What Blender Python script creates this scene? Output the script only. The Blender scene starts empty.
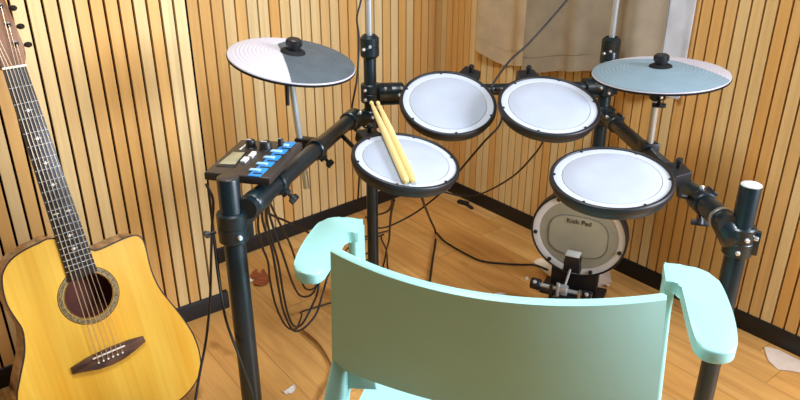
import bpy, bmesh, math, random
from mathutils import Vector, Matrix
random.seed(7)
scene = bpy.context.scene
COL = scene.collection
PI = math.pi
R = math.radians

# ------------------------------------------------------------------ camera
CAM_H, F_PX, PITCH = 1.18, 680.0, R(23.8)
CAM = Vector((0, 0, CAM_H))
_c, _s = math.cos(PITCH), math.sin(PITCH)

def ray(px, py):
    v = (200 - py) / F_PX
    return Vector(((px - 400) / F_PX, _c + v * _s, -_s + v * _c))

def at(px, py, d):            # point at depth d
    return CAM + ray(px, py) * d

def at_z(px, py, z=0.0):      # point at height z
    r = ray(px, py)
    return CAM + r * ((z - CAM_H) / r.z)

def on_plane(px, py, p0, n):
    r = ray(px, py)
    return CAM + r * (n.dot(p0 - CAM) / n.dot(r))

cd = bpy.data.cameras.new('camera')
cam = bpy.data.objects.new('camera', cd)
COL.objects.link(cam)
cam.location = CAM
cam.rotation_euler = (PI / 2 - PITCH, 0, 0)
cd.sensor_width = 36
cd.lens = 36 * F_PX / 800
cd.clip_start = 0.02
scene.camera = cam

# --------------------------------------------------------------- materials
def srgb(r, g, b):
    f = lambda c: ((c / 255) / 12.92) if c / 255 <= 0.04045 else (((c / 255) + 0.055) / 1.055) ** 2.4
    return (f(r), f(g), f(b), 1)

def mat(name, rgb, rough=0.5, metal=0.0, spec=0.5, noise=0.0, nscale=40.0, bump=0.0, bscale=200.0, coat=0.0, sub=0.0):
    m = bpy.data.materials.new(name)
    m.use_nodes = True
    nt = m.node_tree
    b = nt.nodes['Principled BSDF']
    col = srgb(*rgb)
    b.inputs['Base Color'].default_value = col
    b.inputs['Roughness'].default_value = rough
    b.inputs['Metallic'].default_value = metal
    b.inputs['Specular IOR Level'].default_value = spec
    b.inputs['Coat Weight'].default_value = coat
    b.inputs['Coat Roughness'].default_value = 0.12
    tc = nt.nodes.new('ShaderNodeTexCoord')
    if noise > 0:
        n = nt.nodes.new('ShaderNodeTexNoise')
        n.inputs['Scale'].default_value = nscale
        n.inputs['Detail'].default_value = 4
        nt.links.new(tc.outputs['Object'], n.inputs['Vector'])
        r = nt.nodes.new('ShaderNodeValToRGB')
        r.color_ramp.elements[0].position = 0.3
        r.color_ramp.elements[1].position = 0.7
        r.color_ramp.elements[0].color = tuple(c * (1 - noise) for c in col[:3]) + (1,)
        r.color_ramp.elements[1].color = tuple(min(1, c * (1 + noise)) for c in col[:3]) + (1,)
        nt.links.new(n.outputs['Fac'], r.inputs['Fac'])
        nt.links.new(r.outputs['Color'], b.inputs['Base Color'])
    if bump > 0:
        n2 = nt.nodes.new('ShaderNodeTexNoise')
        n2.inputs['Scale'].default_value = bscale
        nt.links.new(tc.outputs['Object'], n2.inputs['Vector'])
        bp = nt.nodes.new('ShaderNodeBump')
        bp.inputs['Strength'].default_value = bump
        bp.inputs['Distance'].default_value = 0.001
        nt.links.new(n2.outputs['Fac'], bp.inputs['Height'])
        nt.links.new(bp.outputs['Normal'], b.inputs['Normal'])
    return m

class NT:
    """small node-graph helper"""
    def __init__(s, name):
        s.m = bpy.data.materials.new(name)
        s.m.use_nodes = True
        s.t = s.m.node_tree
        s.b = s.t.nodes['Principled BSDF']
    def n(s, kind, ins=None, **kw):
        x = s.t.nodes.new(kind)
        for k, v in kw.items():
            setattr(x, k, v)
        for k, v in (ins or {}).items():
            if isinstance(v, tuple) and len(v) == 2 and hasattr(v[0], 'outputs'):
                s.t.links.new(v[0].outputs[v[1]], x.inputs[k])
            else:
                x.inputs[k].default_value = v
        return x
    def ramp(s, src, stops):
        x = s.t.nodes.new('ShaderNodeValToRGB')
        e = x.color_ramp.elements
        while len(e) < len(stops):
            e.new(0.5)
        for i, (p, c) in enumerate(stops):
            e[i].position = p
            e[i].color = c
        s.t.links.new(src[0].outputs[src[1]], x.inputs['Fac'])
        return x

def slat_material(name, pitch, phase):
    g = NT(name)
    tc = g.n('ShaderNodeTexCoord')
    sep = g.n('ShaderNodeSeparateXYZ', {'Vector': (tc, 'Object')})
    u = g.n('ShaderNodeMath', {0: (sep, 'X'), 1: -phase}, operation='ADD')
    u2 = g.n('ShaderNodeMath', {0: (u, 0), 1: pitch}, operation='DIVIDE')
    fl = g.n('ShaderNodeMath', {0: (u2, 0)}, operation='FLOOR')
    wn = g.n('ShaderNodeTexWhiteNoise', {'W': (fl, 0)}, noise_dimensions='1D')
    comb = g.n('ShaderNodeCombineXYZ', {'X': (sep, 'X'), 'Y': (fl, 0), 'Z': (sep, 'Z')})
    mp = g.n('ShaderNodeMapping', {'Vector': (comb, 0), 'Scale': (70, 3.7, 2.2)})
    gr = g.n('ShaderNodeTexNoise', {'Vector': (mp, 0), 'Scale': 1.0, 'Detail': 5.0, 'Roughness': .6})
    mp2 = g.n('ShaderNodeMapping', {'Vector': (comb, 0), 'Scale': (6, 1.3, 1.1)})
    g2 = g.n('ShaderNodeTexNoise', {'Vector': (mp2, 0), 'Scale': 1.0, 'Detail': 3.0})
    base = g.ramp((wn, 'Value'), [(0.0, srgb(230, 180, 106)), (0.45, srgb(233, 190, 122)), (0.55, srgb(236, 204, 144)), (1.0, srgb(239, 216, 164))])
    grain = g.ramp((gr, 'Fac'), [(0.3, (.72, .66, .58, 1)), (0.65, (1, 1, 1, 1))])
    mx = g.n('ShaderNodeMix', data_type='RGBA', blend_type='MULTIPLY')
    mx.inputs[0].default_value = .5
    g.t.links.new(base.outputs['Color'], mx.inputs[6])
    g.t.links.new(grain.outputs['Color'], mx.inputs[7])
    r2 = g.ramp((g2, 'Fac'), [(0.35, (.86, .76, .6, 1)), (0.6, (1, 1, 1, 1))])
    mx2 = g.n('ShaderNodeMix', data_type='RGBA', blend_type='MULTIPLY')
    mx2.inputs[0].default_value = .35
    g.t.links.new(mx.outputs[2], mx2.inputs[6])
    g.t.links.new(r2.outputs['Color'], mx2.inputs[7])
    g.t.links.new(mx2.outputs[2], g.b.inputs['Base Color'])
    g.b.inputs['Roughness'].default_value = .5
    g.b.inputs['Specular IOR Level'].default_value = .35
    return g.m

def floor_material():
    g = NT('oak_laminate')
    tc = g.n('ShaderNodeTexCoord')
    sep = g.n('ShaderNodeSeparateXYZ', {'Vector': (tc, 'Object')})
    w = .125
    row = g.n('ShaderNodeMath', {0: (sep, 'Y'), 1: w}, operation='DIVIDE')
    rf = g.n('ShaderNodeMath', {0: (row, 0)}, operation='FLOOR')
    off = g.n('ShaderNodeTexWhiteNoise', {'W': (rf, 0)}, noise_dimensions='1D')
    xo = g.n('ShaderNodeMath', {0: (off, 'Value'), 1: 1.1, 2: (sep, 'X')}, operation='MULTIPLY_ADD')
    xd = g.n('ShaderNodeMath', {0: (xo, 0), 1: 1.1}, operation='DIVIDE')
    xf = g.n('ShaderNodeMath', {0: (xd, 0)}, operation='FLOOR')
    cid = g.n('ShaderNodeCombineXYZ', {'X': (xf, 0), 'Y': (rf, 0)})
    wn = g.n('ShaderNodeTexWhiteNoise', {'Vector': (cid, 0)}, noise_dimensions='2D')
    # grain
    zz = g.n('ShaderNodeMath', {0: (wn, 'Value'), 1: 9.0}, operation='MULTIPLY')
    cv = g.n('ShaderNodeCombineXYZ', {'X': (sep, 'X'), 'Y': (sep, 'Y'), 'Z': (zz, 0)})
    m1 = g.n('ShaderNodeMapping', {'Vector': (cv, 0), 'Scale': (3.0, 38, 1)})
    n1 = g.n('ShaderNodeTexNoise', {'Vector': (m1, 0), 'Scale': 1.0, 'Detail': 6.0, 'Roughness': .62, 'Distortion': .6})
    m2 = g.n('ShaderNodeMapping', {'Vector': (cv, 0), 'Scale': (1.6, 7, 1)})
    n2 = g.n('ShaderNodeTexNoise', {'Vector': (m2, 0), 'Scale': 1.0, 'Detail': 3.0, 'Distortion': 1.2})
    m3 = g.n('ShaderNodeMapping', {'Vector': (cv, 0), 'Scale': (9, 16, 1)})
    vor = g.n('ShaderNodeTexNoise', {'Vector': (m3, 0), 'Scale': 1.0, 'Detail': 1.0})
    base = g.ramp((wn, 'Value'), [(0.0, srgb(216, 160, 88)), (0.5, srgb(222, 170, 98)), (1.0, srgb(230, 182, 112))])
    r1 = g.ramp((n1, 'Fac'), [(0.32, (.62, .52, .42, 1)), (0.58, (1, 1, 1, 1))])
    r2 = g.ramp((n2, 'Fac'), [(0.32, (.74, .63, .5, 1)), (0.6, (1, 1, 1, 1))])
    r3 = g.ramp((vor, 'Fac'), [(0.2, (.4, .3, .22, 1)), (0.3, (1, 1, 1, 1))])
    cur = (base, 'Color')
    for rr, f in ((r1, .55), (r2, .55), (r3, .6)):
        mx = g.n('ShaderNodeMix', data_type='RGBA', blend_type='MULTIPLY')
        mx.inputs[0].default_value = f
        g.t.links.new(cur[0].outputs[cur[1]], mx.inputs[6])
        g.t.links.new(rr.outputs['Color'], mx.inputs[7])
        cur = (mx, 2)
    # joints
    fr = g.n('ShaderNodeMath', {0: (row, 0)}, operation='FRACT')
    fx = g.n('ShaderNodeMath', {0: (xd, 0)}, operation='FRACT')
    j1 = g.n('ShaderNodeMath', {0: (fr, 0), 1: .016}, operation='LESS_THAN')
    j2 = g.n('ShaderNodeMath', {0: (fx, 0), 1: .002}, operation='LESS_THAN')
    j = g.n('ShaderNodeMath', {0: (j1, 0), 1: (j2, 0)}, operation='MAXIMUM')
    mx = g.n('ShaderNodeMix', data_type='RGBA', blend_type='MIX')
    jf = g.n('ShaderNodeMath', {0: (j, 0), 1: .55}, operation='MULTIPLY')
    g.t.links.new(jf.outputs[0], mx.inputs[0])
    g.t.links.new(cur[0].outputs[cur[1]], mx.inputs[6])
    mx.inputs[7].default_value = srgb(96, 60, 28)
    g.t.links.new(mx.outputs[2], g.b.inputs['Base Color'])
    g.b.inputs['Roughness'].default_value = .42
    g.b.inputs['Specular IOR Level'].default_value = .4
    return g.m

def spruce_material():
    g = NT('golden_spruce')
    tc = g.n('ShaderNodeTexCoord')
    mp = g.n('ShaderNodeMapping', {'Vector': (tc, 'Object'), 'Scale': (120, 2.5, 1)})
    n1 = g.n('ShaderNodeTexNoise', {'Vector': (mp, 0), 'Scale': 1.0, 'Detail': 4.0})
    mp2 = g.n('ShaderNodeMapping', {'Vector': (tc, 'Object'), 'Scale': (14, 2.2, 1)})
    n2 = g.n('ShaderNodeTexNoise', {'Vector': (mp2, 0), 'Scale': 1.0, 'Detail': 2.0})
    a = g.ramp((n2, 'Fac'), [(0.3, srgb(240, 176, 44)), (0.65, srgb(250, 202, 78))])
    b = g.ramp((n1, 'Fac'), [(0.3, (.86, .8, .68, 1)), (0.6, (1, 1, 1, 1))])
    mx = g.n('ShaderNodeMix', data_type='RGBA', blend_type='MULTIPLY')
    mx.inputs[0].default_value = .6
    g.t.links.new(a.outputs['Color'], mx.inputs[6])
    g.t.links.new(b.outputs['Color'], mx.inputs[7])
    g.t.links.new(mx.outputs[2], g.b.inputs['Base Color'])
    g.b.inputs['Roughness'].default_value = .3
    g.b.inputs['Coat Weight'].default_value = .4
    g.b.inputs['Coat Roughness'].default_value = .15
    return g.m

def wood_material(name, c1, c2, scale, rough=.4, coat=0.0):
    g = NT(name)
    tc = g.n('ShaderNodeTexCoord')
    mp = g.n('ShaderNodeMapping', {'Vector': (tc, 'Object'), 'Scale': scale})
    n1 = g.n('ShaderNodeTexNoise', {'Vector': (mp, 0), 'Scale': 1.0, 'Detail': 5.0, 'Distortion': .5})
    a = g.ramp((n1, 'Fac'), [(0.35, srgb(*c1)), (0.62, srgb(*c2))])
    g.t.links.new(a.outputs['Color'], g.b.inputs['Base Color'])
    g.b.inputs['Roughness'].default_value = rough
    g.b.inputs['Coat Weight'].default_value = coat
    return g.m

def cloth_material(name, rgb, trans=0.25):
    g = NT(name)
    tc = g.n('ShaderNodeTexCoord')
    n1 = g.n('ShaderNodeTexNoise', {'Vector': (tc, 'Object'), 'Scale': 14.0, 'Detail': 3.0})
    c = srgb(*rgb)
    a = g.ramp((n1, 'Fac'), [(0.3, tuple(x * .86 for x in c[:3]) + (1,)), (0.7, tuple(min(1, x * 1.08) for x in c[:3]) + (1,))])
    g.t.links.new(a.outputs['Color'], g.b.inputs['Base Color'])
    g.b.inputs['Roughness'].default_value = .9
    g.b.inputs['Specular IOR Level'].default_value = .1
    return g.m

M = {
    'black': mat('black_powder_coat', (13, 30, 36), .32, spec=.6, noise=.15, nscale=60),
    'blackp': mat('black_plastic', (22, 23, 26), .45, spec=.5, noise=.15, nscale=90),
    'shell': mat('teal_black_shell', (10, 38, 48), .3, spec=.6, noise=.15, nscale=30),
    'rubber': mat('black_rubber', (20, 20, 21), .8, spec=.3, noise=.2, nscale=120),
    'chrome': mat('chrome', (200, 206, 210), .3, .55, noise=.05, nscale=30),
    'steel': mat('worn_steel', (190, 190, 188), .35, .9, noise=.1, nscale=60),
    'whitecap': mat('pale_plastic_cap', (205, 210, 210), .5, noise=.05),
    'head': mat('white_pad_head', (188, 194, 204), .55, noise=.03, nscale=25, bump=.15, bscale=900),
    'zone': mat('pale_grey_mesh', (172, 180, 194), .6, noise=.04, nscale=18, bump=.2, bscale=1200),
    'kickring': mat('kick_white_ring', (216, 214, 210), .5, noise=.04, nscale=30),
    'kickhead': mat('kick_grey_mesh', (158, 156, 136), .7, noise=.08, nscale=20, bump=.2, bscale=900),
    'kickmid': mat('kick_mid_mesh', (170, 168, 146), .7, noise=.06, nscale=20, bump=.2, bscale=900),
    'line': mat('grey_print', (112, 110, 94), .6, noise=.1),
    'ink': mat('dark_ink', (40, 40, 38), .6, noise=.1),
    'cymwhite': mat('white_cymbal_rubber', (190, 186, 194), .5, noise=.03, nscale=20),
    'cymgrey': mat('charcoal_cymbal_rubber', (74, 84, 90), .55, noise=.14, nscale=26, bump=.1),
    'cymblue': mat('slate_cymbal_rubber', (128, 152, 164), .55, noise=.06, nscale=14, bump=.1),
    'module': mat('dark_brown_plastic', (50, 44, 41), .4, noise=.1, nscale=40),
    'lcd': mat('olive_screen', (150, 146, 116), .25, noise=.06, nscale=40),
    'btn': mat('white_button', (214, 216, 212), .45, noise=.03),
    'blue': mat('blue_panel', (38, 132, 204), .4, noise=.08, nscale=60),
    'bluebtn': mat('pale_blue_button', (150, 198, 226), .4, noise=.08, nscale=90),
    'cable': mat('black_cable', (22, 18, 18), .5, noise=.15, nscale=80),
    'cablebr': mat('brown_cable', (150, 104, 56), .6, noise=.1, nscale=80),
    'chair': mat('mint_plastic', (154, 205, 198), .42, spec=.4, noise=.025, nscale=9, bump=.05, bscale=700),
    'stick': wood_material('maple_stick', (214, 184, 114), (236, 214, 154), (40, 40, 4), .45),
    'base': mat('black_baseboard_paint', (15, 15, 19), .42, noise=.12, nscale=14),
    'back': mat('black_felt_backing', (18, 12, 9), .95, spec=.1, noise=.2, nscale=90),
    'paper': mat('white_paper', (232, 228, 220), .8, noise=.05, nscale=40),
    'card': mat('pinkish_paper', (226, 206, 188), .8, noise=.06, nscale=30),
    'tape': mat('cream_paper', (240, 226, 200), .8, noise=.06, nscale=30),
    'leaf': mat('dry_red_brown_leaf', (150, 78, 40), .8, noise=.3, nscale=70),
    'curtain': cloth_material('beige_cloth', (204, 184, 152)),
    'curtain2': cloth_material('taupe_cloth', (168, 156, 136)),
    'white': cloth_material('white_cloth', (224, 232, 246)),
    'spruce': spruce_material(),
    'rim': wood_material('brown_wood_slat_reflection', (78, 46, 28), (196, 150, 110), (34, 34, 6), .32, .3),  # light and dark stripes paint in the slatted wall's reflection on brown wood
    'rosewood': wood_material('dark_rosewood', (58, 36, 24), (104, 70, 48), (20, 90, 20), .45),
    'mahog': wood_material('mahogany', (102, 66, 38), (142, 94, 56), (60, 6, 20), .4),
    'ebony': wood_material('ebony', (30, 26, 26), (52, 46, 44), (90, 6, 20), .4),
    'binding': mat('dark_binding', (44, 26, 18), .4, noise=.1),
    'inside': mat('reddish_inner_wood', (110, 52, 34), .7, noise=.3, nscale=14),
    'pearl': mat('pearl_inlay', (236, 234, 222), .25, noise=.06, nscale=120),
    'bone': mat('bone', (240, 232, 212), .4, noise=.04),
    'rosette': mat('rosette_inlay', (126, 110, 74), .4, noise=.75, nscale=190),
    'string': mat('bronze_string', (226, 206, 176), .3, .7, noise=.05),
    'pegm': mat('dark_chrome_peg', (60, 54, 52), .3, .6, noise=.1),
    'bolt': mat('bright_bolt', (226, 230, 232), .25, .7, noise=.04),
}

# ----------------------------------------------------------- mesh helpers
def frame_of(d, up=None):
    d = d.normalized()
    up = up or (Vector((0, 0, 1)) if abs(d.z) < .9 else Vector((0, 1, 0)))
    x = up.cross(d).normalized()
    return x, d.cross(x).normalized(), d

def mtx(o, x, y, z):
    m = Matrix.Identity(4)
    for i, v in enumerate((x, y, z)):
        m[0][i], m[1][i], m[2][i] = v.x, v.y, v.z
    m[0][3], m[1][3], m[2][3] = o.x, o.y, o.z
    return m

def along(a, b, up=None):     # matrix with origin a, z towards b
    x, y, z = frame_of(b - a, up)
    return mtx(a, x, y, z)

def tube(bm, pts, r, seg=14, cap=True):
    pts = [Vector(p) for p in pts]
    n = len(pts)
    rs = r if isinstance(r, (list, tuple)) else [r] * n
    rings = []
    x = None
    for i, p in enumerate(pts):
        d = (pts[min(i + 1, n - 1)] - pts[max(i - 1, 0)]).normalized()
        if x is None:
            x, y, _ = frame_of(d)
        else:
            x = (x - d * x.dot(d)).normalized()
            y = d.cross(x)
        rings.append([bm.verts.new(p + (x * math.cos(t) + y * math.sin(t)) * rs[i]) for t in (2 * PI * k / seg for k in range(seg))])
    for a, b in zip(rings, rings[1:]):
        for k in range(seg):
            bm.faces.new((a[k], a[(k + 1) % seg], b[(k + 1) % seg], b[k]))
    if cap:
        bm.faces.new(rings[0][::-1])
        bm.faces.new(rings[-1])
    return bm

def spline(pts, n=8):
    """Catmull-Rom through pts"""
    P = [Vector(p) for p in pts]
    P = [P[0] * 2 - P[1]] + P + [P[-1] * 2 - P[-2]]
    out = []
    for i in range(1, len(P) - 2):
        a, b, c, d = P[i - 1:i + 3]
        for k in range(n):
            t = k / n
            out.append(.5 * ((2 * b) + (c - a) * t + (2 * a - 5 * b + 4 * c - d) * t * t + (3 * b - a - 3 * c + d) * t ** 3))
    out.append(P[-2])
    return out

def lathe(bm, prof, m=Matrix.Identity(4), seg=48):
    rings = []
    for r, z in prof:
        if r < 1e-6:
            rings.append([bm.verts.new(m @ Vector((0, 0, z)))])
        else:
            rings.append([bm.verts.new(m @ Vector((r * math.cos(2 * PI * k / seg), r * math.sin(2 * PI * k / seg), z))) for k in range(seg)])
    for a, b in zip(rings, rings[1:]):
        for k in range(seg):
            k2 = (k + 1) % seg
            if len(a) == 1 and len(b) > 1:
                bm.faces.new((a[0], b[k], b[k2]))
            elif len(b) == 1 and len(a) > 1:
                bm.faces.new((a[k], a[k2], b[0]))
            elif len(a) > 1:
                bm.faces.new((a[k], a[k2], b[k2], b[k]))
    return bm

def merge(bm, other):
    me = bpy.data.meshes.new('tmp')
    other.to_mesh(me)
    other.free()
    bm.from_mesh(me)
    bpy.data.meshes.remove(me)
    return bm

def box(bm, size, m=Matrix.Identity(4), bev=0.0, seg=2):
    b = bmesh.new()
    bmesh.ops.create_cube(b, size=1)
    for v in b.verts:
        v.co = Vector((v.co.x * size[0], v.co.y * size[1], v.co.z * size[2]))
    if bev:
        bmesh.ops.bevel(b, geom=b.edges[:], offset=bev, segments=seg, profile=.5, affect='EDGES')
    b.transform(m)
    return merge(bm, b)

def prism(bm, poly, z0, z1, m=Matrix.Identity(4), bev=0.0, seg=2):
    b = bmesh.new()
    lo = [b.verts.new((x, y, z0)) for x, y in poly]
    hi = [b.verts.new((x, y, z1)) for x, y in poly]
    n = len(poly)
    top = b.faces.new(hi)
    bot = b.faces.new(lo[::-1])
    for k in range(n):
        b.faces.new((lo[k], lo[(k + 1) % n], hi[(k + 1) % n], hi[k]))
    if bev:
        ed = [e for e in b.edges if top in e.link_faces or bot in e.link_faces]
        bmesh.ops.bevel(b, geom=ed, offset=bev, segments=seg, profile=.5, affect='EDGES')
    bmesh.ops.recalc_face_normals(b, faces=b.faces[:])
    b.transform(m)
    return merge(bm, b)

def T(*v):
    return Matrix.Translation(Vector(v))

INV = {}

def obj(name, bm, m, parent=None, angle=38, fix=True):
    """link bm as one mesh object; world-built parts are moved into their root's frame"""
    root = parent
    while root is not None and root.parent is not None:
        root = root.parent
    if root is not None and root.name in INV:
        bm.transform(INV[root.name])
    if fix:
        bmesh.ops.recalc_face_normals(bm, faces=bm.faces[:])
    me = bpy.data.meshes.new(name)
    bm.to_mesh(me)
    bm.free()
    for p in me.polygons:
        p.use_smooth = True
    me.set_sharp_from_angle(angle=R(angle))
    me.materials.append(m)
    o = bpy.data.objects.new(name, me)
    COL.objects.link(o)
    if parent is not None:
        o.parent = parent
    return o

def tag(o, label, cat, group=None):
    o['label'] = label
    o['category'] = cat
    if group:
        o['group'] = group
    return o

def thing(name, label, cat, mw=None, world=False, group=None):
    o = bpy.data.objects.new(name, None)
    COL.objects.link(o)
    o.empty_display_size = .05
    mw = mw or Matrix.Identity(4)
    o.matrix_world = mw
    if world:
        INV[o.name] = mw.inverted()
    return tag(o, label, cat, group)

def dup(root, mw, label):
    r = root.copy()
    COL.objects.link(r)
    r.matrix_world = mw
    r['label'] = label
    for ch in list(root.children):
        c = ch.copy()
        COL.objects.link(c)
        c.parent = r
        for g in list(ch.children):
            d = g.copy()
            COL.objects.link(d)
            d.parent = c
    return r

def single(name, bm, m, label, cat, loc, group=None, angle=38):
    """a top-level thing that is one mesh, built in world coordinates, origin at loc"""
    bm.transform(T(*(-Vector(loc))))
    o = obj(name, bm, m, None, angle)
    o.location = loc
    return tag(o, label, cat, group)

def struct(o):
    o['kind'] = 'structure'
    return o

# -------------------------------------------------------------------- room
N1, N2 = at_z(180, 325), at_z(222, 310)
A1, A2 = at_z(248, 253), at_z(330, 222.5)
B1, B2 = at_z(458, 196), at_z(738, 328)
ZUP = Vector((0, 0, 1))
WALL_H = 2.5

def wall_frame(a, b):
    x = (b - a).normalized()
    return mtx(a, x, ZUP.cross(x), ZUP)

def wall_u(px, py, m):
    n = Vector((m[0][1], m[1][1], m[2][1]))
    p = on_plane(px, py, m.to_translation() - n * .012, n)
    return (m.inverted() @ p).x

def slat_wall(name, m, u0, u1, pxa, pxb, count, thick=.05, gapf=.15):
    ua, ub = wall_u(pxa, 0, m), wall_u(pxb, 0, m)
    pitch = (ub - ua) / count
    phase = ua % pitch
    bm = bmesh.new()
    gap = pitch * gapf
    k = math.floor((u0 - phase) / pitch)
    while phase + k * pitch < u1:
        a = max(u0, phase + k * pitch + gap / 2)
        b = min(u1, phase + (k + 1) * pitch - gap / 2)
        if b - a > .004:
            box(bm, (b - a, .012, WALL_H), m=T((a + b) / 2, -.006, WALL_H / 2))
        k += 1
    o = struct(obj(name, bm, slat_material('slats_' + name, pitch, phase)))
    o.matrix_world = m
    bk = bmesh.new()
    box(bk, (u1 - u0, thick, WALL_H), m=T((u0 + u1) / 2, thick / 2, WALL_H / 2))
    obj('backing', bk, M['back'], o)
    return o, pitch

def baseboard(name, m, u0, u1):
    bm = bmesh.new()
    prof = [(-.018, 0), (-.018, .050), (-.016, .056), (-.012, .058), (0.0, .058), (0.0, 0)]
    mm = Matrix(((0, 0, 1, 0), (1, 0, 0, 0), (0, 1, 0, 0), (0, 0, 0, 1)))
    prism(bm, prof, u0, u1, m=mm)
    o = struct(obj(name, bm, M['base'], angle=20))
    o.matrix_world = m

mL, mA, mB = wall_frame(N1, N2), wall_frame(A1, A2), wall_frame(B1, B2)
# pull the planes back by the baseboard thickness so that its face stands on the measured line
def back_off(m):
    return m @ T(0, .018, 0)
mL, mA, mB = back_off(mL), back_off(mA), back_off(mB)
# corner of the far-left and right planes
pa, da = mA.to_translation(), Vector((mA[0][0], mA[1][0], 0))
pb, db = mB.to_translation(), Vector((mB[0][0], mB[1][0], 0))
det = da.x * -db.y + db.x * da.y
tt = ((pb.x - pa.x) * -db.y + db.x * (pb.y - pa.y)) / det
corner = pa + da * tt
uA1 = (mA.inverted() @ corner).x
uB0 = (mB.inverted() @ corner).x
uLend = wall_u(188.2, 0, mL)
slat_wall('wall_left', mL, -1.5, uLend, 25, 172.6, 10, thick=.16, gapf=.19)
slat_wall('wall_back', mA, -.45, uA1, 197.6, 347.6, 14)
slat_wall('wall_right', mB, uB0, 2.25, 702.6, 780, 6)
baseboard('baseboard_left', mL, -1.5, uLend + .012)
baseboard('baseboard_back', mA, -.45, uA1)
baseboard('baseboard_right', mB, uB0, 2.25)

fx = db.normalized()
fm = mtx(Vector((0, 1.3, 0)), fx, ZUP.cross(fx), ZUP)
bm = bmesh.new()
box(bm, (5.0, 4.6, .06), m=T(0, 0, -.03))
fo = struct(obj('floor', bm, floor_material()))
fo.matrix_world = fm

# ------------------------------------------------------------------ guitar
GR = Matrix(((0.75528063, -0.22319246, 0.61622747), (0.65477486, 0.21585319, -0.72434611), (0.02865392, 0.95057484, 0.30917054)))
K = .98
Gt = CAM + (Vector((-0.69429611, 1.33258071, 0.19934233)) - CAM) * K
gm = GR.to_4x4()
gm.translation = Gt
half_r = [(.035, .246), (.043, .240), (.066, .2405), (.104, .2455), (.134, .2465), (.147, .2415), (.154, .231), (.1565, .215), (.156, .2), (.153, .149), (.158, .105), (.168, .072), (.188, .018), (.203, -.035), (.2075, -.075),
          (.206, -.105), (.2, -.133), (.184, -.160), (.158, -.180), (.128, -.192), (.085, -.1995), (.04, -.202)]
half_l = [(0, -.2025), (-.04, -.202), (-.085, -.1995), (-.128, -.192), (-.158, -.180), (-.184, -.160), (-.2, -.133), (-.206, -.105), (-.2075, -.075), (-.206, -.022), (-.189, .018), (-.167, .061), (-.157, .09), (-.152, .122),
          (-.158, .153), (-.1635, .185), (-.161, .222), (-.152, .254), (-.130, .277), (-.1, .2895), (-.066, .2955), (-.032, .296)]
outl = [p for p in half_r] + half_l
def smooth_closed(poly, n=3):
    P = [Vector((x, y, 0)) for x, y in poly]
    L = len(P)
    out = []
    for i in range(L):
        a, b, c, d = P[i - 1], P[i], P[(i + 1) % L], P[(i + 2) % L]
        for k in range(n):
            t = k / n
            q = .5 * ((2 * b) + (c - a) * t + (2 * a - 5 * b + 4 * c - d) * t * t + (3 * b - a - 3 * c + d) * t ** 3)
            out.append((q.x * K, q.y * K))
    return out
outline = smooth_closed(outl)
DEPTH = .098 * K
g = thing('acoustic_guitar', 'amber cutaway acoustic guitar leaning on the slatted wall, left of the drum rack', 'guitar', gm)

def ring_poly(bm, outer, hole_c, hole_r, z, seg=64):
    """flat sheet with a round hole: outer loop bridged to the hole loop"""
    ov = [bm.verts.new((x, y, z)) for x, y in outer]
    iv = [bm.verts.new((hole_c[0] + hole_r * math.cos(2 * PI * k / seg), hole_c[1] + hole_r * math.sin(2 * PI * k / seg), z)) for k in range(seg)]
    eds = [bm.edges.new((ov[k], ov[(k + 1) % len(ov)])) for k in range(len(ov))]
    eds += [bm.edges.new((iv[k], iv[(k + 1) % seg])) for k in range(seg)]
    bmesh.ops.triangle_fill(bm, edges=eds, use_beauty=True)
    return ov, iv

HC, HR = (0, .143 * K), .053 * K
# sides + back
bm = bmesh.new()
n = len(outline)
def inset(poly, d):
    out = []
    L = len(poly)
    for i in range(L):
        a, b = Vector(poly[i - 1]), Vector(poly[(i + 1) % L])
        t = (b - a).normalized()
        out.append((poly[i][0] - t.y * d, poly[i][1] + t.x * d))
    return out
area = sum(outline[i][0] * outline[(i + 1) % n][1] - outline[(i + 1) % n][0] * outline[i][1] for i in range(n))
if area < 0:
    outline = outline[::-1]
loops = []
for ins, z in ((0, -.0035), (0, -DEPTH + .004), (.002, -DEPTH + .001), (.006, -DEPTH)):
    loops.append([bm.verts.new((x, y, z)) for x, y in (inset(outline, ins) if ins else outline)])
for a, b in zip(loops, loops[1:]):
    for k in range(n):
        bm.faces.new((a[k], a[(k + 1) % n], b[(k + 1) % n], b[k]))
bm.faces.new(loops[-1])
body = obj('body', bm, M['rim'], g)
body['label'] = 'brown wooden sides and back with painted reflections of the wall slats'
# inner floor seen through the hole
bm = bmesh.new()
lathe(bm, [(0, -.07), (.075, -.07), (.078, -.068), (.078, -.0045), (.0765, -.0045), (.0765, -.066), (0, -.068)], T(HC[0], HC[1], 0))
obj('inside', bm, M['inside'], body)
# soundboard with hole
bm = bmesh.new()
top = inset(outline, .003)
ring_poly(bm, top, HC, HR, 0)
ring_poly(bm, top, HC, HR, -.0035)
for k in range(64):
    pass
bm2 = bmesh.new()
tv = [bm2.verts.new((x, y, 0)) for x, y in top]
tb = [bm2.verts.new((x, y, -.0035)) for x, y in top]
for k in range(n):
    bm2.faces.new((tv[k], tv[(k + 1) % n], tb[(k + 1) % n], tb[k]))
hv = [(HC[0] + HR * math.cos(2 * PI * k / 64), HC[1] + HR * math.sin(2 * PI * k / 64)) for k in range(64)]
a = [bm2.verts.new((x, y, 0)) for x, y in hv]
b = [bm2.verts.new((x, y, -.0035)) for x, y in hv]
for k in range(64):
    bm2.faces.new((a[k], a[(k + 1) % 64], b[(k + 1) % 64], b[k]))
merge(bm, bm2)
bmesh.ops.remove_doubles(bm, verts=bm.verts[:], dist=1e-5)
sb = obj('soundboard', bm, M['spruce'], g)
sb['label'] = 'glossy amber soundboard'
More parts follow.
